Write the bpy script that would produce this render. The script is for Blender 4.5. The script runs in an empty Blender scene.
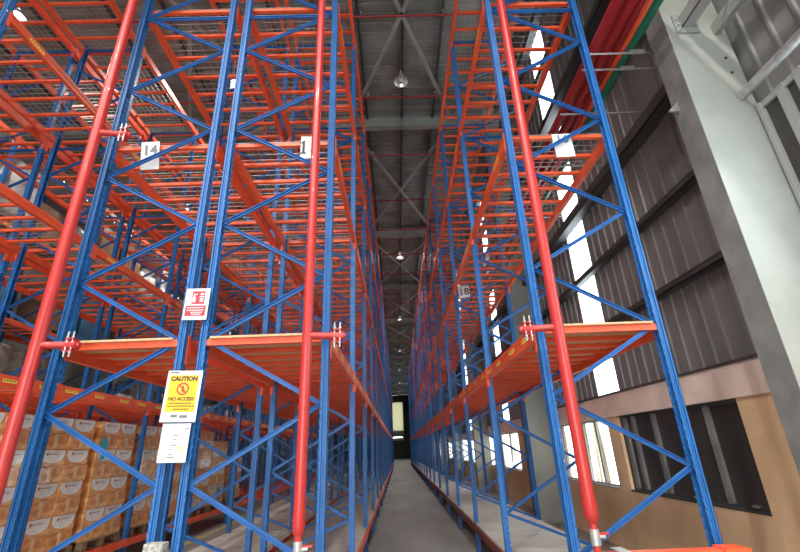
import bpy, math, random
from mathutils import Vector, Matrix
random.seed(7)
S = bpy.context.scene
COL = S.collection
PI = math.pi
H = 1.62                      # eye height above the aisle floor

# ---------------------------------------------------------------- camera
cam = bpy.data.cameras.new('camera'); camo = bpy.data.objects.new('camera', cam); COL.objects.link(camo)
cam.sensor_width = 36.0; cam.lens = 432.0 / 800.0 * 36.0; cam.clip_start = 0.05; cam.clip_end = 300
# world axes expressed in camera axes (right, up, forward), from the vanishing points
Rv = Vector((0.99933494, 0.03297909, 0.01555835)); Uv = Vector((-0.0364015, 0.92737142, 0.37236699)); Fv = Vector((-0.00214804, -0.37268569, 0.92795515))
rx = Vector((Rv.x, Fv.x, Uv.x)); ry = Vector((Rv.y, Fv.y, Uv.y)); rz = Vector((-Rv.z, -Fv.z, -Uv.z))
camo.matrix_world = Matrix(((rx.x, ry.x, rz.x, 0), (rx.y, ry.y, rz.y, 0), (rx.z, ry.z, rz.z, H), (0, 0, 0, 1)))
S.camera = camo

# ---------------------------------------------------------------- world, light, exposure
w = bpy.data.worlds.new('world'); S.world = w; w.use_nodes = True
bg = w.node_tree.nodes['Background']
bg.inputs[0].default_value = (0.88, 0.94, 1.0, 1); bg.inputs[1].default_value = 6.5
S.view_settings.view_transform = 'Standard'; S.view_settings.look = 'None'
S.view_settings.exposure = 0.36; S.view_settings.gamma = 1.0; S.view_settings.use_curve_mapping = False
S.cycles.max_bounces = 8; S.cycles.diffuse_bounces = 4
LAMP_W = 500.0
def area_light(name, loc, size, power, color=(1, 1, 1), rot=(0, 0, 0), size_y=None):
    l = bpy.data.lights.new(name, 'AREA'); l.energy = power; l.color = color; l.size = size
    if size_y: l.shape = 'RECTANGLE'; l.size_y = size_y
    o = bpy.data.objects.new(name, l); o.location = loc; o.rotation_euler = rot; COL.objects.link(o); return o

# ---------------------------------------------------------------- materials
def mat(name, color, rough=.5, metal=0., var=0., scale=8., bump=0., emit=None, stretch=None, color2=None, detail=4., coat=0.):
    m = bpy.data.materials.new(name); m.use_nodes = True; nt = m.node_tree; b = nt.nodes['Principled BSDF']
    b.inputs['Base Color'].default_value = (*color, 1); b.inputs['Roughness'].default_value = rough; b.inputs['Metallic'].default_value = metal
    if coat: b.inputs['Coat Weight'].default_value = coat
    if emit: b.inputs['Emission Color'].default_value = (*emit[0], 1); b.inputs['Emission Strength'].default_value = emit[1]
    if var or bump or color2:
        tc = nt.nodes.new('ShaderNodeTexCoord'); mp = nt.nodes.new('ShaderNodeMapping'); nz = nt.nodes.new('ShaderNodeTexNoise')
        if stretch: mp.inputs['Scale'].default_value = stretch
        nt.links.new(tc.outputs['Object'], mp.inputs[0]); nt.links.new(mp.outputs[0], nz.inputs['Vector'])
        nz.inputs['Scale'].default_value = scale; nz.inputs['Detail'].default_value = detail
        if var or color2:
            cr = nt.nodes.new('ShaderNodeValToRGB'); e = cr.color_ramp.elements
            c2 = color2 or tuple(min(1, c * (1 + var)) for c in color)
            c1 = color if color2 else tuple(c * (1 - var) for c in color)
            e[0].position = .35; e[1].position = .65; e[0].color = (*c1, 1); e[1].color = (*c2, 1)
            nt.links.new(nz.outputs[0], cr.inputs[0]); nt.links.new(cr.outputs[0], b.inputs['Base Color'])
        if bump:
            bp = nt.nodes.new('ShaderNodeBump'); bp.inputs['Strength'].default_value = bump; bp.inputs['Distance'].default_value = .02
            nt.links.new(nz.outputs[0], bp.inputs['Height']); nt.links.new(bp.outputs[0], b.inputs['Normal'])
    return m
M = dict(
 blue=mat('blue_paint', (.018, .14, .42), .45, var=.12, scale=5),
 orange=mat('orange_paint', (.80, .105, .034), .45, var=.1, scale=5),
 guide=mat('rust_brown_paint', (.20, .045, .028), .6, var=.25, scale=6),
 red=mat('red_pipe_paint', (.46, .028, .024), .38, var=.06, scale=4, coat=.15),
 darkred=mat('dark_red_pipe_paint', (.28, .012, .014), .4, var=.1, scale=4),
 green=mat('green_pipe_paint', (.012, .16, .10), .4),
 zinc=mat('galvanised_steel', (.50, .50, .49), .4, .6, var=.15, scale=20),
 zincdull=mat('galvanised_wire', (.36, .35, .33), .5, .5),
 ply=mat('plywood', (.60, .37, .20), .7, var=.12, scale=3, stretch=(6, 1, 6)),
 board=mat('grey_deck_board', (.56, .53, .49), .75, var=.12, scale=2.5, stretch=(1, 3, 1), bump=.05),
 floor=mat('polished_concrete', (.27, .265, .255), .45, var=.22, scale=.9, bump=.03, detail=9, stretch=(1, .35, 1)),
 yellowline=mat('yellow_floor_paint', (.62, .47, .12), .6, var=.2, scale=6),
 tan=mat('tan_wall_paint', (.80, .56, .33), .85, var=.1, scale=1.5, detail=8, bump=.05),
 pink=mat('pinkish_render', (.78, .63, .55), .85, var=.1, scale=2.2, detail=8),
 siding=mat('wall_sheeting', (.215, .208, .205), .5, .1, var=.08, scale=1.2),
 roof=mat('roof_sheeting', (.19, .195, .18), .65, var=.25, scale=1.4, detail=6),
 girt=mat('dark_steel_girt', (.055, .055, .055), .55, var=.1, scale=4),
 rafter=mat('grey_painted_steel', (.27, .29, .26), .5, var=.12, scale=2),
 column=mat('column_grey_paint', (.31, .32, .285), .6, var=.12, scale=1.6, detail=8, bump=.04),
 colside=mat('mottled_grey_shaded_side', (.15, .15, .145), .9, color2=(.22, .22, .21), scale=3.5, detail=10, bump=.25),  # mottled grey; shade on the column's inner face is also darkened into it
 frame=mat('window_frame_paint', (.34, .35, .34), .45),
 darkglass=mat('dark_window_glass', (.05, .044, .04), .3, var=.1, scale=1),
 white=mat('white_paper', (.60, .62, .62), .6),
 black=mat('black_ink', (.02, .02, .02), .6),
 greyink=mat('grey_ink', (.16, .17, .18), .6),
 signred=mat('sign_red', (.62, .03, .05), .5),
 signyellow=mat('sign_yellow', (.76, .47, .02), .5),
 label=mat('yellow_sticker', (.95, .66, .09), .5),
 carton=mat('brown_cardboard', (.58, .21, .05), .3, color2=(.90, .50, .22), scale=6, detail=7, coat=.4, stretch=(1, 1, 2.5), bump=.25),
 cartonlabel=mat('carton_white_print', (.78, .78, .76), .35, var=.12, scale=9, coat=.3),
 tape=mat('clear_tape', (.75, .55, .33), .2, coat=.5),
 cyan=mat('cyan_film', (.03, .35, .42), .35),
 wood=mat('pallet_wood', (.22, .14, .075), .8, var=.2, scale=6),
 darkplastic=mat('black_plastic', (.02, .02, .022), .5),
 film=mat('grey_stretch_film', (.26, .235, .205), .25, color2=(.10, .085, .07), scale=3.2, detail=8, bump=.7, coat=.4),
 whitefilm=mat('white_stretch_film', (.70, .71, .70), .25, color2=(.28, .28, .27), scale=2.6, detail=8, bump=.7, coat=.4),
 cardfilm=mat('wrapped_cardboard', (.34, .21, .11), .35, color2=(.22, .13, .07), scale=2.5, detail=7, bump=.3, coat=.3),
 bluefilm=mat('blue_wrapped_goods', (.05, .22, .36), .3, color2=(.02, .10, .20), scale=2.5, detail=6, bump=.4, coat=.4),
 farwall=mat('far_wall_paint', (.62, .62, .50), .8, var=.1, scale=.6),
 lampwhite=mat('lamp_reflector', (.75, .76, .74), .25, .6),
 glow=mat('lamp_glow', (1, 1, 1), .5, emit=((1, .98, .93), 7.0)),
)
# translucent panel: daylight comes through frosted sheet
def translucent(name, tint, clear, streaks):
    m = bpy.data.materials.new(name); m.use_nodes = True; nt = m.node_tree; nt.nodes.clear()
    out = nt.nodes.new('ShaderNodeOutputMaterial'); mix = nt.nodes.new('ShaderNodeMixShader')
    tl = nt.nodes.new('ShaderNodeBsdfTranslucent'); tp = nt.nodes.new('ShaderNodeBsdfTransparent')
    tl.inputs[0].default_value = (*tint, 1); tp.inputs[0].default_value = (.95, .98, 1, 1)
    mix.inputs[0].default_value = 1 - clear
    nt.links.new(tp.outputs[0], mix.inputs[1]); nt.links.new(tl.outputs[0], mix.inputs[2]); nt.links.new(mix.outputs[0], out.inputs[0])
    if streaks:
        tc = nt.nodes.new('ShaderNodeTexCoord'); wv = nt.nodes.new('ShaderNodeTexNoise'); mp = nt.nodes.new('ShaderNodeMapping')
        mp.inputs['Scale'].default_value = (1, 9, .25); wv.inputs['Scale'].default_value = 1.6; wv.inputs['Detail'].default_value = 3
        cr = nt.nodes.new('ShaderNodeValToRGB'); e = cr.color_ramp.elements
        e[0].position = .4; e[0].color = (.30, .26, .18, 1); e[1].position = .56; e[1].color = (.9, .92, .9, 1)
        nt.links.new(tc.outputs['Object'], mp.inputs[0]); nt.links.new(mp.outputs[0], wv.inputs['Vector'])
        nt.links.new(wv.outputs[0], cr.inputs[0]); nt.links.new(cr.outputs[0], tl.inputs[0]); nt.links.new(cr.outputs[0], tp.inputs[0])
    return m
M['skypanel'] = translucent('translucent_wall_sheet', (.85, .9, .9), .35, False)
M['dimpanel'] = translucent('yellowed_translucent_sheet', (.30, .29, .22), 0, False)
M['frosted'] = translucent('frosted_window_sheet', (.85, .85, .8), .5, True)

# ---------------------------------------------------------------- mesh builder
class MB:
    def __init__(s): s.v = []; s.f = []; s.m = []; s.sm = []
    def add(s, vs, fs, mi=0, smooth=False):
        n = len(s.v); s.v += [tuple(p) for p in vs]
        for f in fs: s.f.append(tuple(i + n for i in f)); s.m.append(mi); s.sm.append(smooth)
        return s
    def box(s, x0, x1, y0, y1, z0, z1, mi=0):
        vs = [(x0, y0, z0), (x1, y0, z0), (x1, y1, z0), (x0, y1, z0), (x0, y0, z1), (x1, y0, z1), (x1, y1, z1), (x0, y1, z1)]
        fs = [(0, 3, 2, 1), (4, 5, 6, 7), (0, 1, 5, 4), (1, 2, 6, 5), (2, 3, 7, 6), (3, 0, 4, 7)]
        if (x1 < x0) ^ (y1 < y0) ^ (z1 < z0): fs = [f[::-1] for f in fs]
        return s.add(vs, fs, mi)
    def bbox(s, x0, x1, y0, y1, z0, z1, c=.005, mi=0):   # box with chamfered long edges about every axis end
        if x1 < x0: x0, x1 = x1, x0
        if y1 < y0: y0, y1 = y1, y0
        pts = [(x0 + c, y0), (x1 - c, y0), (x1, y0 + c), (x1, y1 - c), (x1 - c, y1), (x0 + c, y1), (x0, y1 - c), (x0, y0 + c)]
        vs = [(p[0], p[1], z) for z in (z0, z1) for p in pts]
        fs = [tuple(range(7, -1, -1)), tuple(range(8, 16))] + [(i, (i + 1) % 8, 8 + (i + 1) % 8, 8 + i) for i in range(8)]
        return s.add(vs, fs, mi)
    def bar(s, a, b, w_, t, up=(0, 1, 0), mi=0, chan=False):  # bar a->b, width w_ across, thickness t along up
        a = Vector(a); b = Vector(b); d = (b - a).normalized(); u = Vector(up); u = (u - d * u.dot(d)).normalized(); k = d.cross(u)
        def prism(p0, p1, q0, q1):
            vs = []
            for c in (a, b):
                for (i, j) in ((p0, q0), (p1, q0), (p1, q1), (p0, q1)): vs.append(c + k * i + u * j)
            s.add(vs, [(3, 2, 1, 0), (4, 5, 6, 7), (0, 1, 5, 4), (1, 2, 6, 5), (2, 3, 7, 6), (3, 0, 4, 7)], mi)
        if not chan: prism(-w_ / 2, w_ / 2, -t / 2, t / 2)
        else:
            e = .004
            prism(-w_ / 2, w_ / 2, -t / 2, -t / 2 + e); prism(-w_ / 2, -w_ / 2 + e, -t / 2, t / 2); prism(w_ / 2 - e, w_ / 2, -t / 2, t / 2)
        return s
    def tube(s, pts, r, n=16, mi=0, cap=True):
        pts = [Vector(p) for p in pts]; rs = r if isinstance(r, (list, tuple)) else [r] * len(pts)
        rings = []; ref = None
        for i, p in enumerate(pts):
            d = (pts[min(i + 1, len(pts) - 1)] - pts[max(i - 1, 0)]).normalized()
            if ref is None: ref = Vector((1, 0, 0)) if abs(d.x) < .9 else Vector((0, 1, 0))
            u = (ref - d * ref.dot(d)).normalized(); k = d.cross(u)
            rings.append([p + (u * math.cos(2 * PI * j / n) + k * math.sin(2 * PI * j / n)) * rs[i] for j in range(n)])
        vs = [v for rg in rings for v in rg]; fs = []
        for i in range(len(pts) - 1):
            for j in range(n): fs.append((i * n + j, i * n + (j + 1) % n, (i + 1) * n + (j + 1) % n, (i + 1) * n + j))
        s.add(vs, fs, mi, True)
        if cap:
            s.add(rings[0], [tuple(range(n - 1, -1, -1))], mi); s.add(rings[-1], [tuple(range(n))], mi)
        return s
    def ext(s, prof, z0, z1, mi=0):   # closed polygon in xy pulled along z
        n = len(prof); vs = [(p[0], p[1], z) for z in (z0, z1) for p in prof]
        return s.add(vs, [tuple(range(n - 1, -1, -1)), tuple(range(n, 2 * n))] + [(i, (i + 1) % n, n + (i + 1) % n, n + i) for i in range(n)], mi)
    def mesh(s, name, mats):
        me = bpy.data.meshes.new(name); me.from_pydata(s.v, [], s.f)
        for m in (mats if isinstance(mats, (list, tuple)) else [mats]): me.materials.append(m)
        me.polygons.foreach_set('material_index', s.m); me.polygons.foreach_set('use_smooth', s.sm); me.update()
        return me
    def build(s, name, mats, parent=None, loc=(0, 0, 0)):
        return place(name, s.mesh(name, mats), parent, loc)
def place(name, me, parent=None, loc=(0, 0, 0)):
    o = bpy.data.objects.new(name, me); COL.objects.link(o); o.location = loc
    if parent: o.parent = parent
    return o
def tag(o, label=None, cat=None, group=None, kind=None):
    if label: o['label'] = label
    if cat: o['category'] = cat
    if group: o['group'] = group
    if kind: o['kind'] = kind
    return o
def thing(name, label, cat, loc=(0, 0, 0), group=None, rot=(0, 0, 0)):
    o = bpy.data.objects.new(name, None); COL.objects.link(o); o.location = loc; o.rotation_euler = rot; o.empty_display_size = .1
    return tag(o, label, cat, group)
def struct(o): o['kind'] = 'structure'; return o
def copy_tree(o, parent=None):
    c = o.copy(); COL.objects.link(c)
    if parent: c.parent = parent
    for ch in list(o.children): copy_tree(ch, c)
    return c
def text_mesh(txt, size, m, bold=0.0, squash=1.0):
    cu = bpy.data.curves.new('lettering', 'FONT'); cu.body = txt; cu.size = size; cu.align_x = 'CENTER'; cu.align_y = 'CENTER'
    cu.extrude = .0008; cu.offset = bold
    ob = bpy.data.objects.new('lettering', cu); COL.objects.link(ob); bpy.context.view_layer.update()
    me = bpy.data.meshes.new_from_object(ob.evaluated_get(bpy.context.evaluated_depsgraph_get()))
    bpy.data.objects.remove(ob); bpy.data.curves.remove(cu)
    for v in me.vertices: v.co = (v.co.x * squash, -v.co.z, v.co.y)      # stand it up facing -Y
    me.materials.clear(); me.materials.append(m); return me
def serif_number(num, size, m):      # bold numeral with a flagged, footed 1
    me = text_mesh(num[1:], size, m, .003); k = size * .7; one = MB()
    pr = [(-.5, -.5), (.5, -.5), (.5, -.42), (.24, -.38), (.24, .5), (.05, .5), (-.5, .30), (-.47, .24), (-.12, .34), (-.12, -.38), (-.5, -.42)]
    n = len(pr); vs = [(-k * .42 + p[0] * k * .42, yy, p[1] * k) for yy in (-.001, .0005) for p in pr]
    one.add(vs, [tuple(range(n)), tuple(range(2 * n - 1, n - 1, -1))] + [(i, n + i, n + (i + 1) % n, (i + 1) % n) for i in range(n)])
    for v in me.vertices: v.co.x += k * .36
    b = len(one.v); one.v += [tuple(v.co) for v in me.vertices]
    for p in me.polygons: one.f.append(tuple(i + b for i in p.vertices)); one.m.append(0); one.sm.append(False)
    return one.mesh('number', m)
ORD = ['first', 'second', 'third', 'fourth', 'fifth', 'sixth', 'seventh', 'eighth', 'ninth', 'tenth', 'eleventh', 'twelfth']

# ================================================================= SETTING
Y0, Y1 = -14.0, 88.0
XW, XL, ZR = 3.60, -12.5, 11.60
struct(MB().box(XL, XW + .2, Y0, Y1, -.2, 0).build('floor', M['floor']))
# yellow line painted along the aisle floor beside the cartons
tag(MB().box(-4.42, -4.33, Y0 + 1, 45, 0.0005, .004).build('floor_marking', M['yellowline']), 'yellow line painted along the dark aisle floor beside the carton stacks', 'floor marking')

# ribbed roof sheet (ribs run across the building)
rb = MB(); n = 0; y = Y0
prof = []
while y < Y1:
    prof += [(y, 0), (y + .20, 0), (y + .215, .03), (y + .25, .03)]; y += .265
vs = []; fs = []
for (yy, h) in prof: vs += [(XL, yy, ZR + h), (XW + .3, yy, ZR + h)]
for i in range(len(prof) - 1): fs.append((2 * i, 2 * i + 1, 2 * i + 3, 2 * i + 2))
rb.add(vs, fs); struct(rb.build('ceiling', M['roof']))
# side wall with a band of translucent sheets under the eaves, far wall
struct(MB().box(XL - .2, XL, Y0, Y1, 0, ZR).build('wall_left', M['siding']))
struct(MB().box(-1.7, 1.0, Y1 - .08, Y1 - .06, H + 3.4, H + 8.6).build('window_30', M['dimpanel']))
fw = MB().box(XL, -1.7, Y1, Y1 + .2, 0, ZR, 0).box(1.0, XW, Y1, Y1 + .2, 0, ZR, 0).box(-1.7, 1.0, Y1, Y1 + .2, 0, H + 3.4, 1).box(-1.7, 1.0, Y1, Y1 + .2, H + 8.6, ZR, 0)
struct(fw.build('wall_back', [M['girt'], M['farwall']]))
# unseen wall behind the camera, wide open loading doorway shaped to steer the daylight
struct(MB().box(XL, -9, Y0 - .2, Y0, 0, ZR).box(-9, XW, Y0 - .2, Y0, 6.5, ZR).build('wall_front', M['siding']))

# right wall: masonry to sill height with openings, ribbed sheeting above
zs0, zs1, zt = H - .72, H + .38, H + .72        # window sill, window head, top of masonry
WIN = [(4.75, 7.47), (7.85, 10.25), (13.9, 19.0), (22.3, 26.6), (29.8, 34.2), (37.4, 42)]
mw = MB(); mw.box(XW, XW + .18, Y0, Y1, 0, zs0)
yy = Y0
for a, b in WIN: mw.box(XW, XW + .18, yy, a, zs0, zs1); yy = b
mw.box(XW, XW + .18, yy, Y1, zs0, zs1)
mw.box(XW - .03, XW + .18, Y0, Y1, zs1, zt, 1)
struct(mw.build('wall_right', [M['tan'], M['pink']]))
STRIPS = [(7.3, 8.1), (14.9, 15.7), (22.4, 23.2), (30, 30.8), (37.6, 38.4), (45.2, 46), (52.8, 53.6), (60.4, 61.2), (68, 68.8), (75.6, 76.4)]
UPWIN = (0.3, 3.27, H + 1.0, H + 2.98)
def rib_profile(ya, yb):
    p = []; y = ya
    while y < yb - .001:
        p.append((y, 0)); 
        if y + .235 < yb: p += [(y + .19, 0), (y + .20, -.025), (y + .225, -.025), (y + .235, 0)]
        y += .24
    p.append((yb, 0)); return p
sd = MB()
def sheet(ya, yb, za, zb, mi=0, mb=None):
    mb = mb or sd; p = rib_profile(ya, yb); vs = []; fs = []
    for (q, h) in p: vs += [(XW + .06 + h, q, za), (XW + .06 + h, q, zb)]
    for i in range(len(p) - 1): fs.append((2 * i, 2 * i + 1, 2 * i + 3, 2 * i + 2))
    mb.add(vs, fs, mi)
    mb.box(XW + .075, XW + .08, ya, yb, za, zb, mi)
sheet(Y0, UPWIN[0], zt, ZR); sheet(UPWIN[0], UPWIN[1], zt, UPWIN[2]); sheet(UPWIN[0], UPWIN[1], UPWIN[3], ZR)
y = UPWIN[1]
for a, b in STRIPS: sheet(y, a, zt, ZR); sheet(a, b, ZR - .7, ZR); y = b
sheet(y, Y1, zt, ZR)
struct(sd.build('wall_right_sheeting', M['siding']))
for i, (a, b) in enumerate(STRIPS):
    q = MB(); p = rib_profile(a, b); vs = []; fs = []
    for (t_, h) in p: vs += [(XW + .06 + h, t_, zt), (XW + .06 + h, t_, ZR - .7)]
    for k in range(len(p) - 1): fs.append((2 * k, 2 * k + 1, 2 * k + 3, 2 * k + 2))
    q.add(vs, fs); o = struct(q.build('window_%d' % (i + 10), M['skypanel']))
# windows in the masonry
def window(idx, a, b, panes, m, louv=False):
    fr = MB(); x0, x1 = XW + .05, XW + .12
    fr.box(x0, x1, a, b, zs0, zs0 + .04).box(x0, x1, a, b, zs1 - .04, zs1).box(x0, x1, a, a + .05, zs0, zs1).box(x0, x1, b - .05, b, zs0, zs1)
    root = struct(fr.build('window_%d' % idx, M['frame'] if not louv else M['girt']))
    ys = panes
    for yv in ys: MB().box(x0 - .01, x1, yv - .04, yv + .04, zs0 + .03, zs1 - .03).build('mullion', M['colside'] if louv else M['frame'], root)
    e = [a + .05] + list(ys) + [b - .05]
    for i in range(len(e) - 1): MB().box(x0 + .03, x0 + .036, e[i], e[i + 1], zs0 + .03, zs1 - .03).build('pane', m, root)
    # sill ledge with latch hardware
    MB().box(XW - .01, XW + .05, a, b, zs0 - .015, zs0 + .01).build('sill', M['girt'] if louv else M['frame'], root)
    return root
W1 = window(1, 4.75, 7.47, [5.35, 6.50, 7.08, 7.34], M['darkglass'], True)
for yv in (4.95, 5.9, 6.6): MB().box(XW + .03, XW + .07, yv, yv + .07, zs0 + .03, zs0 + .055).build('latch', M['zinc'], W1)
for i, (a, b) in enumerate(WIN[1:]): window(i + 2, a, b, [a + (b - a) * k / 4 for k in (1, 2, 3)], M['frosted'])
# upper window beside the near column
a, b, z0, z1 = UPWIN
fr = MB().box(XW, XW + .1, a, b, z0, z0 + .06).box(XW, XW + .1, a, b, z1 - .06, z1).box(XW, XW + .1, a, a + .06, z0, z1).box(XW - .03, XW + .1, b - .03, b, z0, z1)
U = struct(fr.build('window_8', M['frame']))
MB().box(XW + .03, XW + .04, a, 2.86, z0, z1).build('pane', M['skypanel'], U)
MB().box(XW + .03, XW + .04, 2.86, b, z0, z1).build('pane', M['darkglass'], U)
for yv in (1.1, 1.9, 2.84, 3.03): MB().box(XW - .01, XW + .08, yv - .04, yv + .04, z0, z1).build('mullion', M['frame'], U)
# girts: dark C-channels along the wall, behind the columns
gi = 1
for z, d, h in [(H + 1.80, .16, .085), (H + 2.84, .16, .09), (H + 4.02, .20, .17), (H + 5.4, .16, .14), (H + 6.6, .16, .14), (H + 7.8, .16, .14), (H + 9.2, .16, .14)]:
    for (ya, yb) in ((Y0, Y1),):
        g = MB(); x0 = XW - (.10 if h < .1 else .16); g.box(x0, x0 + .012, ya, yb, z - h / 2, z + h / 2).box(x0, XW + .03, ya, yb, z + h / 2 - .012, z + h / 2).box(x0, XW + .03, ya, yb, z - h / 2, z - h / 2 + .012)
        if z < H + 5: # the low girts start at the near column so the upper window stays clear
            g = MB(); ya = 3.5; g.box(x0, x0 + .012, ya, yb, z - h / 2, z + h / 2).box(x0, XW + .03, ya, yb, z + h / 2 - .012, z + h / 2).box(x0, XW + .03, ya, yb, z - h / 2, z - h / 2 + .012)
        struct(g.build('trim_%d' % gi, M['girt'])); gi += 1
# flashing strip on top of the masonry
struct(MB().box(XW - .05, XW + .03, Y0, Y1, zt, zt + .03).build('trim_%d' % gi, M['girt'])); gi += 1

# columns, rafters
CY = [3.43, 10.95, 18.5, 26.1, 33.7, 41.2, 48.8, 56.3, 63.8, 71.3, 78.8]
for i, cy in enumerate(CY):
    t = thing('steel_column', ['broad pale grey column at the near right, closest to the camera', 'grey column behind the right rack, second one along the wall'][i] if i < 2 else
              'grey column along the right wall, %s from the camera' % ORD[i], 'column', (3.0, cy, 0), 'columns along the right wall')
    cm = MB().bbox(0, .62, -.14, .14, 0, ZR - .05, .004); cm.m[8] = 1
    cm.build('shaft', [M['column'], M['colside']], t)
    MB().box(-.03, .6, -.17, .17, 0, .02).build('base_plate', M['rafter'], t)
    if i == 0:
        # bolts and a small bracket on the side of the shaft
        for (bx, bz) in ((.50, H + 3.62), (.50, H + 3.42)): MB().tube([(bx, -.15, bz), (bx, -.138, bz)], .016, 8).build('bolt', M['girt'], t)
        MB().add([(-.12, .05, H + 3.12), (0, .05, H + 3.12), (0, .05, H + 3.24), (-.12, .07, H + 3.12), (0, .07, H + 3.12), (0, .07, H + 3.24)],
                 [(0, 1, 2), (3, 5, 4), (0, 3, 4, 1), (1, 4, 5, 2), (2, 5, 3, 0)]).build('gusset', M['zinc'], t)
ri = 40
for cy in CY:
    r = MB(); z0 = H + 9.45; z1 = z0 + .42
    r.box(XL, 3.0, cy - .10, cy + .10, z0, z0 + .016).box(XL, 3.0, cy - .10, cy + .10, z1 - .016, z1).box(XL, 3.0, cy - .006, cy + .006, z0, z1)
    for xs in (-6, -3.6, .43, 2.6): r.box(xs, xs + .012, cy - .1, cy + .1, z0, z1)
    struct(r.build('trim_%d' % ri, M['rafter'])); ri += 1
# purlins along the building
for x in [-11.2, -9.7, -8.2, -6.5, -5.2, -3.9, -2.75, -1.7, -.66, .43, 1.41, 2.5, 3.4]:
    p = MB(); z0 = ZR - .17; p.box(x - .035, x + .035, Y0, Y1, z0, z0 + .012).box(x - .006, x + .006, Y0, Y1, z0, ZR - .01)
    struct(p.build('trim_%d' % ri, M['girt'])); ri += 1
# wind bracing crosses under the roof
for k in range(len(CY) - 1):
    for xa, xb in ((-1.2, 2.0), (-6.2, -3.0)):
        for p, q in ((xa, xb), (xb, xa)):
            t = tag(MB().bar((p, CY[k] + .15, H + 9.6), (q, CY[k + 1] - .15, H + 9.6), .09, .06, (0, 0, 1)).build('roof_brace', M['rafter']),
                'roof brace running to the far %s, %s bay above the %s' % ('right' if q > p else 'left', ORD[k], 'central aisle' if xa > -2 else 'left aisle'), 'brace', 'roof braces')
# tie beam with bolted end plate on the near column, and a rail tube under it
t = thing('tie_beam', 'grey channel beam bolted to the top of the near column', 'beam', (3.2, 3.29, H + 4.12))
MB().box(-.05, .07, -2.6, 0, -.07, -.06).box(-.05, -.04, -2.6, 0, -.07, .07).box(-.05, .07, -2.6, 0, .06, .07).build('channel', M['frame'], t)
MB().box(-.11, .13, -.02, -.0, -.14, .12).build('end_plate', M['rafter'], t)
for bz in (-.11, -.03, .05): MB().tube([(-.08, -.035, bz), (-.08, -.02, bz)], .016, 6).build('bolt', M['zinc'], t)
t = thing('tie_beam', 'grey channel running along the wall sheeting from the near column', 'beam', (3.5, 3.29, H + 4.02))
MB().box(-.02, .03, -5, 0, -.07, .07).build('channel', M['rafter'], t)
tag(MB().tube([(3.48, 3.29, H + 3.10), (3.48, -3, H + 3.10)], .045, 18).build('rail_tube', M['zinc']), 'round metal tube running along the wall above the bright upper window', 'tube')

# ================================================================= RACKING
PY, BAY = 3.7, 2.3
TOPS = [2.60, 4.70, 6.76, 8.84]
PTOP = 8.90
BH = .12
W = 1.12
cache = {}
def post_mesh(d, detail):      # web plane at x=0, opening towards +d ; web faces the beams
    key = ('post', d, detail)
    if key in cache: return cache[key]
    m = MB(); t = .004; hw = .037; dp = .066
    z0, z1 = 0, PTOP
    if detail:
        for (ya, yb) in ((-hw, -.030), (-.016, .016), (.030, hw)): m.box(0, d * t, ya, yb, z0, z1)
        n = int((z1 - z0) / .075)
        for i in range(n + 1):
            za = z0 + i * .075
            for (ya, yb) in ((-.030, -.016), (.016, .030)): m.box(0, d * t, ya, yb, za, min(z1, za + .032))
            for s in (-1, 1):
                m.box(d * (dp - t), d * dp, s * hw, s * .026, za, min(z1, za + .042))
                m.box(d * .052, d * .060, s * (hw - t), s * hw, za, min(z1, za + .060))
    else: m.box(0, d * t, -hw, hw, z0, z1)
    for s in (-1, 1):
        y0, y1 = s * hw, s * (hw - t); yg = s * (hw - .006); yg1 = s * (hw - .010)
        m.box(0, d * .022, y1, y0, z0, z1)
        m.box(d * .018, d * .042, yg1, yg, z0, z1)           # pressed groove
        if detail: m.box(d * .038, d * .052, y1, y0, z0, z1).box(d * .060, d * dp, y1, y0, z0, z1)
        else: m.box(d * .038, d * dp, y1, y0, z0, z1)
        m.box(d * .018, d * .022, yg1, y0, z0, z1); m.box(d * .038, d * .042, yg1, y0, z0, z1)
        if not detail: m.box(d * (dp - t), d * dp, y0, s * .026, z0, z1)    # return lips
    m.box(0, d * .13, -.075, .075, 0, .008)           # foot plate
    cache[key] = m.mesh('post', M['blue']); return cache[key]
def frame_braces(s, lowfirst=True):
    """segments of one upright frame, local x from 0 to s*W"""
    xa, xb = .058, W - .058
    if not lowfirst: xa, xb = xb, xa
    z = H - 1.095 + .005; seg = []; k = 0
    zz = z + .28
    pts = []
    zz = H + .37 - 1.145; i = 0; pts.append((xb, .46))
    while zz < PTOP - .15:
        pts.append((xa if i % 2 == 0 else xb, zz)); zz += .5725; i += 1
    for a, b in zip(pts[:-1], pts[1:]): seg.append((a, b))
    for zh in (H + 4.92, PTOP - .10): seg.append(((xa, zh), (xb, zh)))
    return [((s * a[0], 0, a[1]), (s * b[0], 0, b[1])) for a, b in seg]
def brace_mb(mb, a, b, off=(0, 0, 0)):
    o = Vector(off); mb.bar(Vector(a) + o, Vector(b) + o, .034, .028, (0, -1, 0), 0, True)
def beam_mesh(d, mn, hgt=BH, lab=False, drop=.10):
    """beam along y from 0 to BAY, lying against the post web plane x=0 on the side -d ; top at z=0"""
    key = ('beam', d, mn, hgt, drop)
    if key in cache: return cache[key]
    m = MB(); a, b = .045, BAY - .045; x1 = d * .045; x0 = -d * .004
    # boxed step section: front face with a pressed step
    m.box(x0, x1, a, b, -hgt, -.025).box(x0, x0 + (x1 - x0) * .6, a, b, -.025, 0)
    m.box(x0 - (x1 - x0) * .08, x0, a, b, -hgt, -hgt + .018); m.box(x0 - (x1 - x0) * .08, x0, a, b, -.045, -.025)
    for yc in (0.0, BAY):
        s = 1 if yc == 0 else -1
        m.box(-d * .006, -d * .011, yc + s * .002, yc + s * .045, -hgt - drop, .012)   # connector plate over the post face
        m.box(-d * .011, d * .03, yc + s * .040, yc + s * .046, -hgt - drop, .012)
    cache[key] = m.mesh('beam', M[mn]); return cache[key]
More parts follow.
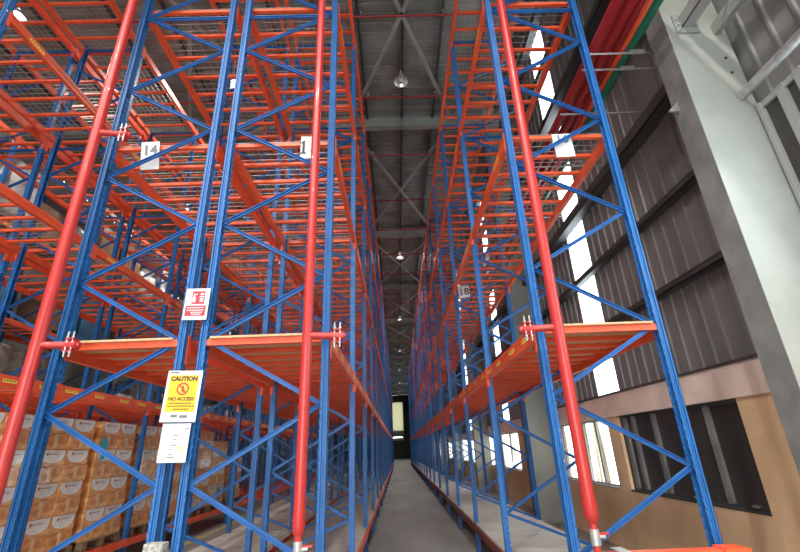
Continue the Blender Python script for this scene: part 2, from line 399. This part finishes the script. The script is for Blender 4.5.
def bars_mesh(s, zb=.048, rng=7):
    key = ('bars', s, zb)
    if key in cache: return cache[key]
    m = MB()
    for i in range(rng):
        y = .06 + i * BAY / rng
        m.box(s * .03, s * (W - .03), y - .02, y + .02, -zb, -.012)
    cache[key] = m.mesh('support_bars', M['orange']); return cache[key]
def grid_mesh(s):
    key = ('mesh', s)
    if key in cache: return cache[key]
    m = MB(); r = .0028
    for i in range(24): y = .04 + i * .0965; m.box(s * .02, s * (W - .02), y - r, y + r, -.006, -.0005)
    for i in range(12): x = .03 + i * .1035; m.box(s * (x - r), s * (x + r), .03, BAY - .03, -.011, -.006)
    cache[key] = m.mesh('wire_mesh', M['zincdull']); return cache[key]
def ply_mesh(s, mn, t, name):
    key = (name, s)
    if key in cache: return cache[key]
    m = MB(); k = 2 if mn == 'ply' else 3; L = BAY / k
    for i in range(k): m.box(s * .012, s * (W - .012), i * L + .003, (i + 1) * L - .003, -t if mn != 'ply' else 0, 0 if mn != 'ply' else t)
    cache[key] = m.mesh(name, M[mn]); return cache[key]
def sticker_mesh(d, n, seed, only=0):
    key = ('sticker', d, n, seed, only)
    if key in cache: return cache[key]
    rnd = random.Random(seed); m = MB(); x = -d * .006
    for i in range(n):
        yc = (.28 + i * (BAY - .5) / max(1, n - 1)) if n > 1 else BAY * .18
        yc += rnd.uniform(-.05, .05); L = rnd.uniform(.09, .13); zc = -.062 + rnd.uniform(-.008, .004)
        if i != only: continue
        m.box(x, x - d * .0015, yc - L, yc + L, zc - .022, zc + .022, 0)
        for q in range(5):
            yq = yc - L + .02 + q * (2 * L - .03) / 5
            m.box(x - d * .0015, x - d * .0022, yq, yq + .018, zc - .006, zc + .010, 1)
    cache[key] = m.mesh('yellow_label', [M['label'], M['black']]); return cache[key]

def rack(name_label, x0, s, nb, lowfirst, floorboards=True, guide='guide', stickers=(0,), nd=6, deck1='ply', upper_mesh=True, onlabels=(0,)):
    root = thing('pallet_rack', name_label, 'rack', (x0, PY, 0), 'pallet racks')
    # posts
    for i in range(nb + 1):
        det = i < 7
        place('post', post_mesh(s, det), root, (0, i * BAY, 0)); place('post', post_mesh(-s, det), root, (s * W, i * BAY, 0))
    segs = frame_braces(s, lowfirst); nsep = nd; rest = MB(); cnt = 0
    tmpl = []
    for (a, b) in segs:
        mb = MB(); brace_mb(mb, a, b)
        for p in (a, b): mb.tube([(p[0], -.022, p[2]), (p[0], .022, p[2])], .009, 6)
        tmpl.append(mb.mesh('brace', M['blue']))
    for i in range(nb + 1):
        for t_, (a, b) in zip(tmpl, segs):
            if cnt < 100 and i < nsep: place('brace', t_, root, (0, i * BAY, 0)); cnt += 1
            else: brace_mb(rest, a, b, (0, i * BAY, 0))
    if rest.v: tag(rest.build('brace', M['blue'], root), kind='stuff')
    # beams
    cnt = 0; rest = {}
    for i in range(nb):
        for li, z in enumerate([.40] + TOPS):
            col = (guide if li == 0 else 'orange')
            for side in (0, 1):
                d = s if side == 0 else -s; xx = 0 if side == 0 else s * W
                me = beam_mesh(-(-d), col, .10 if li == 0 else (.14 if li == 1 else BH), drop=0.0 if li == 0 else .10)
                if cnt < 100:
                    o = place('beam', me, root, (xx, i * BAY, z)); cnt += 1
                    if li in (1, 2, 3) and side in onlabels and i < 7:
                        ns = 4 if li == 1 else 1
                        for q in range(ns): place('yellow_label', sticker_mesh(d, ns, i % 3 if li == 1 else 0, q), o)
                else:
                    mb = rest.setdefault(col, MB())
                    y0 = i * BAY + .055; y1 = (i + 1) * BAY - .055; mb.box(xx - d * .004, xx + d * .045, y0, y1, z - BH, z)
                    for yc in (i * BAY, (i + 1) * BAY): mb.box(xx - d * .006, xx - d * .011, yc - .05, yc + .05, z - BH - .1, z + .012)
    for c, mb in rest.items(): tag(mb.build('beam', M[c], root), kind='stuff')
    # decks
    for i in range(nb):
        if floorboards: place('floor_board', ply_mesh(s, 'board', .035, 'floor_board'), root, (0, i * BAY, .435))
        else: place('support_bars', bars_mesh(s), root, (0, i * BAY, .40))
        for li, z in enumerate(TOPS):
            ply = li == 0 and deck1 == 'ply'
            place('support_bars', bars_mesh(s, .055 if ply else .048), root, (0, i * BAY, z - (.024 if ply else 0)))
            if ply: place('plywood_deck', ply_mesh(s, 'ply', .018, 'plywood_deck'), root, (0, i * BAY, z - .036))
            elif upper_mesh: place('wire_mesh', grid_mesh(s), root, (0, i * BAY, z))
    return root
RR = rack('blue and orange racking right of the central aisle, along the outer wall', 1.232, 1, 20, True, guide='guide', onlabels=(0,))
RA = rack('blue and orange racking forming the left side of the central aisle', -.57, -1, 20, True, guide='orange', onlabels=(0,))
RB = rack('blue and orange racking back to back behind the central-aisle left rack', -2.93, 1, 20, True, guide='orange', onlabels=(0,))
RC = rack('blue and orange racking across the left aisle, holding the carton stacks', -4.57, -1, 12, True, floorboards=False, guide='orange', deck1='mesh', onlabels=(0,))
RD = rack('mostly empty racking back to back behind the carton-filled rack', -6.95, 1, 12, True, floorboards=False, guide='orange', deck1='mesh', onlabels=())
RE = rack('farthest left racking, loaded with wrapped goods', -8.75, -1, 12, True, floorboards=False, guide='orange', deck1='mesh', onlabels=(0,))
# front edge bar of the plywood decks (orange cross bar between the first two posts)
for root, s in ((RR, 1), (RA, -1), (RB, 1)):
    MB().box(s * .03, s * (W - .03), -.03, .02, TOPS[0] - .09, TOPS[0] - .036).build('cross_bar', M['orange'], root)
    MB().box(s * .10, s * (W - .10), -.06, .0, TOPS[0] - .036, TOPS[0] - .018).build('plywood_lip', M['ply'], root)

# guard beam in front of the right rack
t = thing('guard_beam', 'orange guard beam with yellow sticker across the foot of the right rack', 'beam', (1.9, 3.5, H - .78))
MB().box(-.48, .50, -.05, .05, -.06, .06).build('rail', M['orange'], t)
MB().box(.31, .46, -.07, .07, -.09, .07).build('end_bracket', M['orange'], t)
MB().box(-.35, .3, -.053, -.05, -.045, .03).build('sticker', M['label'], t)
MB().box(-.40, -.32, -.02, .13, .06, .068).build('clip', M['zinc'], t)
MB().box(-.44, -.38, -.03, .03, -H + .78, -.06).build('stand', M['orange'], t); MB().box(.42, .5, -.03, .03, -H + .78, -.09).build('stand', M['orange'], t)

# ================================================================= RED DROP PIPES
def drop_pipe(x, y, label, side, zs, rad):
    t = thing('riser_pipe', label, 'pipe', (x, y, 0), 'red riser pipes in front of the racks')
    MB().tube([(0, 0, H - .46), (0, 0, ZR - .3)], rad, 24).build('pipe', M['red'], t)
    MB().tube([(0, 0, H - .53), (0, 0, H - .505), (0, 0, H - .48), (0, 0, H - .36)], [.028, .040, rad + .003, rad + .003], 24).build('reducer', M['red'], t)
    for z in (H + .55, H + 3.9, H + 5.9): MB().tube([(0, 0, z), (0, 0, z + .012)], rad + .0025, 24).build('collar', M['red'], t)
    MB().tube([(0, 0, .03), (0, 0, H - .5)], .026, 16).build('drain_pipe', M['red'], t)
    MB().tube([(0, 0, 0), (0, 0, .03)], .07, 16).build('floor_flange', M['red'], t)
    v = MB().tube([(0, 0, H - .66), (0, 0, H - .56)], .033, 12).tube([(0, 0, H - .61), (.07, 0, H - .61)], .014, 10).build('valve', M['zinc'], t)
    MB().box(.03, .10, -.008, .008, H - .60, H - .585).build('lever', M['red'], v)
    for z in zs:
        a = MB().tube([(0, 0, z), (side * .30, .0 + .06, z)], .030, 14)
        ar = a.build('support_arm', M['red'], t)
        c = MB(); xc = side * .24
        c.tube([(xc - .05, .05, z), (xc + .05, .05, z)], .040, 12)
        c.box(xc - .035, xc + .035, .01, .09, z - .055, z - .045).box(xc - .035, xc + .035, .01, .09, z + .045, z + .055)
        for xx in (-.022, .022):
            MB().tube([(xc + xx, .02, z - .10), (xc + xx, .02, z + .11)], .0065, 8).tube([(xc + xx, .02, z + .055), (xc + xx, .02, z + .067)], .012, 6).tube([(xc + xx, .02, z - .067), (xc + xx, .02, z - .055)], .012, 6).build('bolt', M['zinc'], ar)
        c.build('clamp', M['red'], ar)
    return t
drop_pipe(1.335, 3.44, 'red riser pipe in front of the right rack', -1, (H + .885,), .046)
drop_pipe(-.715, 3.44, 'red riser pipe in front of the left rack, beside the central aisle', 1, (H + .885,), .041)
drop_pipe(-2.885, 3.44, 'red riser pipe farthest left in the photo', 1, (H + .885, TOPS[1] - .06, TOPS[2] - .06), .048)

# pipe bundle high along the right side
def long_pipe(x, z, r, m, label):
    p = MB().tube([(x, -3, z), (x, 45, z)], r, 18)
    for y in (2.2, 5.2, 8.2, 14.2): p.tube([(x, y, z), (x, y + .08, z)], r + .008, 18)
    return tag(p.build('overhead_pipe', m), label, 'pipe', 'overhead pipes by the right wall')
zp = H + 4.30
long_pipe(2.455, zp, .062, M['darkred'], 'dark red overhead pipe, nearest to the rack in the bundle')
long_pipe(2.60, zp, .062, M['darkred'], 'dark red overhead pipe, middle one of the three red pipes')
long_pipe(2.72, zp, .040, M['darkred'], 'dark red overhead pipe next to the orange pipe')
long_pipe(2.8065, zp, .028, M['orange'], 'thin orange overhead pipe between the red pipes and the green one')
long_pipe(2.898, zp, .045, M['green'], 'green overhead pipe, outermost of the bundle')
for i, y in enumerate([2.9, 3.72, 3.95, 4.70, 5.9, 7.6, 10.4, 13.2, 16.0]):
    t = thing('pipe_bracket', 'thin steel bracket under the overhead pipes, %s from the camera' % ORD[i], 'bracket', (2.9, y, zp), 'pipe brackets')
    MB().tube([(-.52, 0, -.09), (.60, 0, -.09)], .012, 8).build('rod', M['zinc'], t)
    MB().box(-.05, .12, -.025, .025, -.085, -.06).build('shoe', M['zinc'], t)

# sprinkler pipes across the roof
for i, y in enumerate([4.4, 7.03, 9.51, 12.12, 14.98, 17.5, 20.2, 22.9, 25.6, 28.3, 31, 34, 37, 40, 44, 48]):
    t = thing('sprinkler_pipe', 'thin dark red sprinkler pipe across the roof, %s from the camera' % (ORD[i] if i < 12 else 'far off, over bay %d' % (i + 1)), 'pipe', (0, y, H + 9.3), 'sprinkler pipes under the roof')
    MB().tube([(-8, 0, 0), (2.9, 0, 0)], .026, 12).build('pipe', M['darkred'], t)
    for x in (-5.2, -.66, 1.41): MB().tube([(x, .03, 0), (x, .03, ZR - H - 9.3 - .0)], .006, 6).build('hanger', M['girt'], t)
    for x in (-.55, 1.36): MB().tube([(x, 0, 0), (x, 0, .16)], .01, 6).tube([(x, 0, .14), (x, 0, .17)], .022, 8).build('sprinkler_head', M['zinc'], t)

# ================================================================= LAMPS
prof = [(.03, .34), (.04, .30), (.045, .20), (.09, .16), (.14, .09), (.18, .0), (.19, -.015)]
def lamp(i, x, y, z, label, lit, power=LAMP_W):
    t = thing('high_bay_lamp', label, 'lamp', (x, y, z), 'high bay lamps')
    m = MB(); n = 28; vs = []; fs = []
    for (r, h) in prof: vs += [(r * math.cos(2 * PI * k / n), r * math.sin(2 * PI * k / n), h) for k in range(n)]
    for a in range(len(prof) - 1):
        for k in range(n): fs.append((a * n + k, a * n + (k + 1) % n, (a + 1) * n + (k + 1) % n, (a + 1) * n + k))
    m.add(vs, fs, 0, True); m.build('reflector', M['lampwhite'], t)
    MB().tube([(0, 0, .2), (0, 0, .02)], .05, 14).build('bulb', M['glow'] if lit else M['cartonlabel'], t)
    MB().tube([(0, 0, .3), (0, 0, ZR - z)], .012, 8).build('hanger', M['girt'], t)
    if lit:
        l = bpy.data.lights.new('lamp_light', 'SPOT'); l.energy = power; l.spot_size = 2.9; l.spot_blend = 1.0; l.color = (1, .97, .9); l.shadow_soft_size = .15
        o = bpy.data.objects.new('lamp_light', l); COL.objects.link(o); o.parent = t; o.location = (0, 0, -.03)
for i in range(7):
    lamp(i, .37, 8.5 + i * 11.1, H + 8.85, 'round high bay lamp hanging over the central aisle, %s from the camera' % ORD[i], i > 0)
for i in range(3):
    lamp(i, -3.9, 8.5 + i * 11.1, H + 8.85, 'round high bay lamp hanging over the left aisle, %s from the camera' % ORD[i], True)

for i in range(3):  # lamps added to brighten the wrapped loads in the farthest rack
    lamp(i, -7.85, 6.5 + i * 8.0, H + 8.85, 'added round high bay lamp over the farthest left aisle, %s from the camera' % ORD[i], True, 700)
for i, (x, y) in enumerate([(-7, -6), (-3, -6), (1, -6), (-7, -1.5), (-3, -1.5), (1, -1.5)]):  # unseen lamps added for floor bounce onto the deck undersides
    lamp(i, x, y, 10.2, 'added unseen high bay lamp over the floor before the racks, %s of six' % ORD[i], True, 1500)
# fluorescent light and exit at the far end
t = thing('tube_light', 'small white fluorescent light at the far end of the central aisle', 'lamp', (-.4, 57, H + 1.4))
MB().box(-.9, .9, -.05, .05, .03, .1).build('housing', M['frame'], t); MB().tube([(-.85, 0, 0), (.85, 0, 0)], .05, 10).build('tube', M['glow'], t)
MB().tube([(-.7, 0, .1), (-.7, 0, ZR - H - 1.4)], .008, 6).build('hanger', M['girt'], t)
o = struct(MB().box(-1.6, 1.2, Y1 - .1, Y1, 0, 3.2).build('door_1', M['girt']))

# ================================================================= SIGNS
def sheet_sign(name, x, y, z, w_, h_, label, group=None, tilt=0, cat='sign', pitch=0):
    t = thing(name, label, cat, (x, y, z), group, (pitch, tilt, 0))
    MB().box(-w_ / 2, w_ / 2, 0, .002, -h_ / 2, h_ / 2).build('sheet', M['white'], t); return t
def number_sign(x, y, z, w_, h_, num, m, ts, dz, label, tilt=0, bold=.0, pitch=0):
    t = sheet_sign('number_sign', x, y, z, w_, h_, label, 'number signs on the racks', tilt, pitch=pitch)
    place('number', serif_number(num, ts, m) if bold > .005 else text_mesh(num, ts, m, bold), t, (0, -.002, dz)); return t
number_sign(-2.505, 3.735, H + 2.95, .19, .31, '14', M['greyink'], .155, .055, 'white sheet numbered 14 hanging from the left rack', -.03, .004, .2)
number_sign(-.834, 3.727, H + 2.995, .195, .28, '15', M['black'], .24, 0, 'white sheet numbered 15 half hidden behind the red pipe', .0, .007)
number_sign(1.848, 3.727, H + 2.927, .20, .295, '16', M['greyink'], .14, .075, 'white sheet numbered 16 hanging from the right rack', -.03, .003)
number_sign(1.418, 8.22, H + 2.91, .215, .25, '18', M['black'], .20, 0, 'small white sheet numbered 18 under a deck of the right rack', -.06, .006)
# fire extinguisher sign
t = sheet_sign('fire_sign', -1.742, 3.63, H + 1.255, .212, .29, 'white sign with red fire extinguisher panel on the left blue posts', None, .015)
MB().box(-.045, .065, -.002, 0, .0, .118).build('red_panel', M['signred'], t)
p = MB()
p.box(-.04, -.012, -.004, -.002, .015, .06).tube([(-.026, -.003, .06), (-.026, -.003, .085)], .009, 8).box(-.03, .0, -.004, -.002, .086, .094)
p.box(.025, .055, -.004, -.002, .02, .05).box(.02, .06, -.004, -.002, .06, .07).box(.025, .055, -.004, -.002, .08, .10)
p.build('pictogram', M['white'], t)
MB().box(-.09, .085, -.002, 0, -.11, -.015).build('text_panel', M['signred'], t)
p = MB()
for z, a, b in ((-.035, -.075, .065), (-.058, -.075, .06), (-.078, -.04, .05), (-.096, -.03, .04)):
    x = a
    while x < b: p.box(x, x + .016, -.004, -.002, z - .005, z + .005); x += .021
p.build('lettering', M['white'], t)
# caution sign
t = sheet_sign('caution_sign', -1.748, 3.62, H + .468, .285, .405, 'yellow and white caution sign reading no access, on the left blue posts', None, .03)
MB().box(-.118, .118, -.002, 0, -.125, .165).build('yellow_panel', M['signyellow'], t)
place('lettering', text_mesh('CAUTION', .048, M['black'], .002), t, (0, -.003, .135))
rg = MB(); n = 28; vs = []
for k in range(n):
    c, s_ = math.cos(2 * PI * k / n), math.sin(2 * PI * k / n); vs += [(c * .05, -.003, .055 + s_ * .05), (c * .038, -.003, .055 + s_ * .038)]
rg.add(vs, [(2 * k, (2 * k + 2) % (2 * n), (2 * k + 3) % (2 * n), 2 * k + 1) for k in range(n)])
rg.bar((-.033, -.004, .088), (.033, -.004, .022), .010, .002, (0, 1, 0)); rg.build('prohibition_ring', M['signred'], t)
pg = MB().tube([(0, -.0035, .082), (0, -.0035, .083)], .006, 8).bar((0, -.003, .075), (0, -.003, .045), .012, .002).bar((0, -.003, .048), (-.014, -.003, .025), .006, .002).bar((0, -.003, .048), (.014, -.003, .025), .006, .002)
pg.build('pictogram', M['black'], t)
place('lettering', text_mesh('NO ACCESS', .038, M['black'], .001), t, (0, -.003, -.025))
p = MB()
for z, a, b in ((-.058, -.09, .09), (-.080, -.10, .10), (-.104, -.05, .06)):
    x = a
    while x < b: p.box(x, x + .013, -.0035, -.0025, z - .004, z + .004); x += .018
p.build('lettering', M['black'], t)
p = MB().box(-.06, -.01, -.0035, -.001, -.165, -.145).box(.01, .07, -.0035, -.001, -.170, -.150).box(-.12, -.05, -.0035, -.001, .182, .192)
p.build('lettering', M['greyink'], t)
# plain notice under it
t = sheet_sign('notice_sheet', -1.752, 3.615, H + .112, .222, .285, 'white paper notice with faint print under the yellow caution sign', None, .02)
p = MB()
for z, x, l in ((.10, .07, .03), (.05, -.01, .03), (.02, -.01, .02), (-.02, -.02, .04), (-.05, -.03, .02), (-.09, -.03, .03), (-.11, -.04, .06)): p.box(x, x + l, -.002, 0, z, z + .007)
p.build('lettering', M['greyink'], t)
MB().box(.03, .08, -.002, 0, -.035, -.028).box(.03, .09, -.002, 0, -.055, -.048).build('lettering', M['label'], t)
# mottled grey pad wedged between the two left posts
p = MB().bbox(-.07, .07, -.05, .05, -.12, .06, .012)
tag(p.build('foam_pad', mat('mottled_foam', (.55, .53, .49), .9, color2=(.25, .24, .22), scale=40, bump=.5), None, (-1.765, 3.60, H - .62)), 'mottled grey foam pad strapped to the left blue posts at the bottom edge', 'pad')

# ================================================================= CARTONS ON PALLETS
def pallet_meshes():
    m = MB()
    for x in (-.5, -.05, .4):
        for y in (-.46, -.05, .36): m.box(x, x + .1, y, y + .1, .03, .12)
    for y in (-.46, -.05, .36): m.box(-.5, .5, y, y + .1, 0, .022)
    d = MB()
    for k in range(7): x = -.5 + k * .15; d.box(x, x + .1, -.47, .47, .12, .14)
    return m.mesh('bearers', M['wood']), d.mesh('deck_boards', M['wood'])
PB, PD = pallet_meshes()
def pallet(x, y, z, label, group='wooden pallets', nm='pallet', dark=False):
    t = thing(nm, label, 'pallet', (x, y, z), group); place('bearers', PB, t); place('deck_boards', PD, t); return t
CH, CWd, CDp = .2080, .482, .60
def label_face(m, x, ya, yb, zt_, h, mi=0):
    n = 12; pts = [(ya, zt_), (yb, zt_)]
    for k in range(n + 1):
        a = PI * k / n; pts.append(((ya + yb) / 2 + (yb - ya) / 2 * math.cos(a), zt_ - .03 - (h - .03) * math.sin(a) ** .7))
    vs = [(x, q[0], q[1]) for q in pts]; m.add(vs, [tuple(range(len(vs)))], mi)
CB = MB().bbox(-CDp, 0, -CWd / 2, CWd / 2, 0, CH - .003, .004).mesh('box', M['carton'])
lm = MB(); label_face(lm, .0015, -.215, .215, CH - .010, .165); 
sm_ = MB().box(-.50, -.20, -CWd / 2 - .0015, -CWd / 2, .07, CH - .02); CSm = sm_.mesh('side_label', M['cartonlabel'])
CLm = lm.mesh('white_label', M['cartonlabel'])
em = MB().tube([(.002, -.11, .15), (.004, -.11, .15)], .022, 10).box(.0025, .004, -.10, .11, .144, .154)
CEm = em.mesh('emblem', mat('emblem_ink', (.45, .2, .15), .5))
tm = MB().box(.0, .0012, -.03, .03, .02, CH - .01).box(.0, .0012, -.2, -.1, .03, .036).box(.0, .0012, .08, .2, .025, .031)
CTm = tm.mesh('tape', M['tape'])
proto = {}
def carton(kind, x, y, z, label, jig):
    if kind not in proto:
        t = thing('carton', '', 'carton', (0, 0, 0), 'stacked cartons in the left rack'); place('box', CB, t)
        if kind == 'label': l = place('white_label', CLm, t); place('emblem', CEm, l); place('white_label', CSm, t)
        else: place('tape', CTm, t)
        proto[kind] = t; c = t
    else: c = copy_tree(proto[kind])
    c['label'] = label; c.location = (x + jig[0], y, z); c.rotation_euler = (0, 0, jig[1]); return c
XF = -4.68
STK = [(5.44, 8), (6.59, 8), (7.73, 8), (8.95, 8), (10.02, 8), (11.20, 8), (12.22, 7), (13.5, 5)]
for si, (yc, nl) in enumerate(STK):
    pallet(XF - .45, yc, .435 - .035, 'wooden pallet under the %s carton stack from the front' % ORD[si], 'pallets under the carton stacks')
    for l in range(nl):
        for c in (0, 1):
            lab = (l % 2 == 1) if si != 5 else (l % 2 == 0)
            carton('label' if lab else 'plain', XF, yc + (c - .5) * (CWd + .003), .54 + l * (CH + .0005),
                   '%s carton, %s layer up, %s column of the %s stack from front' % ('white-labelled' if lab else 'plain taped', ORD[l], ('near', 'far')[c], ORD[si]),
                   (random.uniform(-.012, .012), random.uniform(-.002, .002)))
# cyan film scraps caught on the stacks
for (yv, zv, lb) in ((7.33, H + .16, 'torn cyan plastic film hanging on the corner of a carton stack'), (9.3, H + .30, 'torn cyan plastic film on the cartons right of the dark post'), (12.3, .72, 'torn cyan plastic film low on the far carton stack')):
    m = MB(); vs = [(0, -.06, .16), (.01, .05, .18), (.02, .09, .05), (.01, .04, -.02), (.02, .06, -.12), (.01, -.03, -.16), (.02, -.02, -.04), (.01, -.08, .03)]
    m.add(vs, [(0, 1, 2, 3, 4, 5, 6, 7)]); m.add([(v[0] + .004, v[1], v[2]) for v in vs], [(7, 6, 5, 4, 3, 2, 1, 0)])
    tag(m.build('plastic_film', M['cyan'], None, (XF + .02, yv, zv)), lb, 'film')

# ================================================================= WRAPPED LOADS on the upper decks
def load_mesh(seed, w_, d_, h_, bumpy):
    import bmesh
    bm = bmesh.new(); bmesh.ops.create_cube(bm, size=1)
    bmesh.ops.subdivide_edges(bm, edges=bm.edges[:], cuts=6, use_grid_fill=True)
    rnd = random.Random(seed); ph = [rnd.uniform(0, 6) for _ in range(6)]
    for v in bm.verts:
        x, y, z = v.co
        k = 1 - .10 * (max(0, z) * 2) ** 4 * bumpy
        f = 1 + bumpy * (.05 * math.sin(9 * z + ph[0] + 3 * y) + .04 * math.sin(11 * y + ph[1]) + .03 * math.sin(13 * x + ph[2] + 5 * z))
        v.co = (x * w_ * k * f, y * d_ * k * f, (z + .5) * h_ * (1 + bumpy * .04 * math.sin(7 * x + ph[3]) * (z > .4)))
    me = bpy.data.meshes.new('wrapped_goods'); bm.to_mesh(me); bm.free()
    for p in me.polygons: p.use_smooth = bumpy > .5
    return me
LM = {}
def wrapped(x, y, z, kind, h, label, seed):
    key = (kind, round(h, 1), seed % 3)
    if key not in LM:
        me = load_mesh(seed, .92, .92, h, {'film': 1, 'whitefilm': 1, 'cardfilm': .15, 'bluefilm': .35}[kind]); me.materials.append(M[kind]); LM[key] = me
    t = thing('pallet_load', label, 'pallet load', (x, y, z), 'wrapped pallet loads in the left racks')
    place('bearers', PB, t); place('deck_boards', PD, t); place('wrapped_goods', LM[key], t, (0, 0, .14))
CN = {'film': 'grey film-wrapped', 'whitefilm': 'white film-wrapped', 'cardfilm': 'brown cardboard', 'bluefilm': 'blue-wrapped'}
rnd = random.Random(3)
for li in range(4):
    z = [.40] [0] if li == 0 else TOPS[li - 1]
    for b_ in range(11):
        for h_ in (0, 1):
            y = PY + b_ * BAY + .60 + h_ * 1.10
            if b_ == 0 or rnd.random() < .0 + (li != 3 or b_ > 5) * (.1, .1, .2, .25)[li]: continue
            zf = None; kind = rnd.choice([['film', 'cardfilm'], ['film', 'film', 'whitefilm'], ['bluefilm', 'film', 'cardfilm'], ['whitefilm', 'cardfilm', 'film']][li])
            if li == 2 and b_ == 2: kind = 'bluefilm'
            if li == 3 and b_ in (1, 2, 3): kind = ('whitefilm', 'cardfilm')[h_]
            hh = rnd.choice([.9, 1.2, 1.5])
            n = b_ * 2 + h_
            wrapped(-9.31, y, z, kind, hh, '%s load, %s deck of the farthest left rack, %s' % (CN[kind], ('floor', 'first', 'second', 'third')[li],
                    ORD[n] + ' place from front' if n < 12 else ('near half' if h_ == 0 else 'far half') + ' of ' + ORD[b_] + ' bay'), int(rnd.random() * 99))
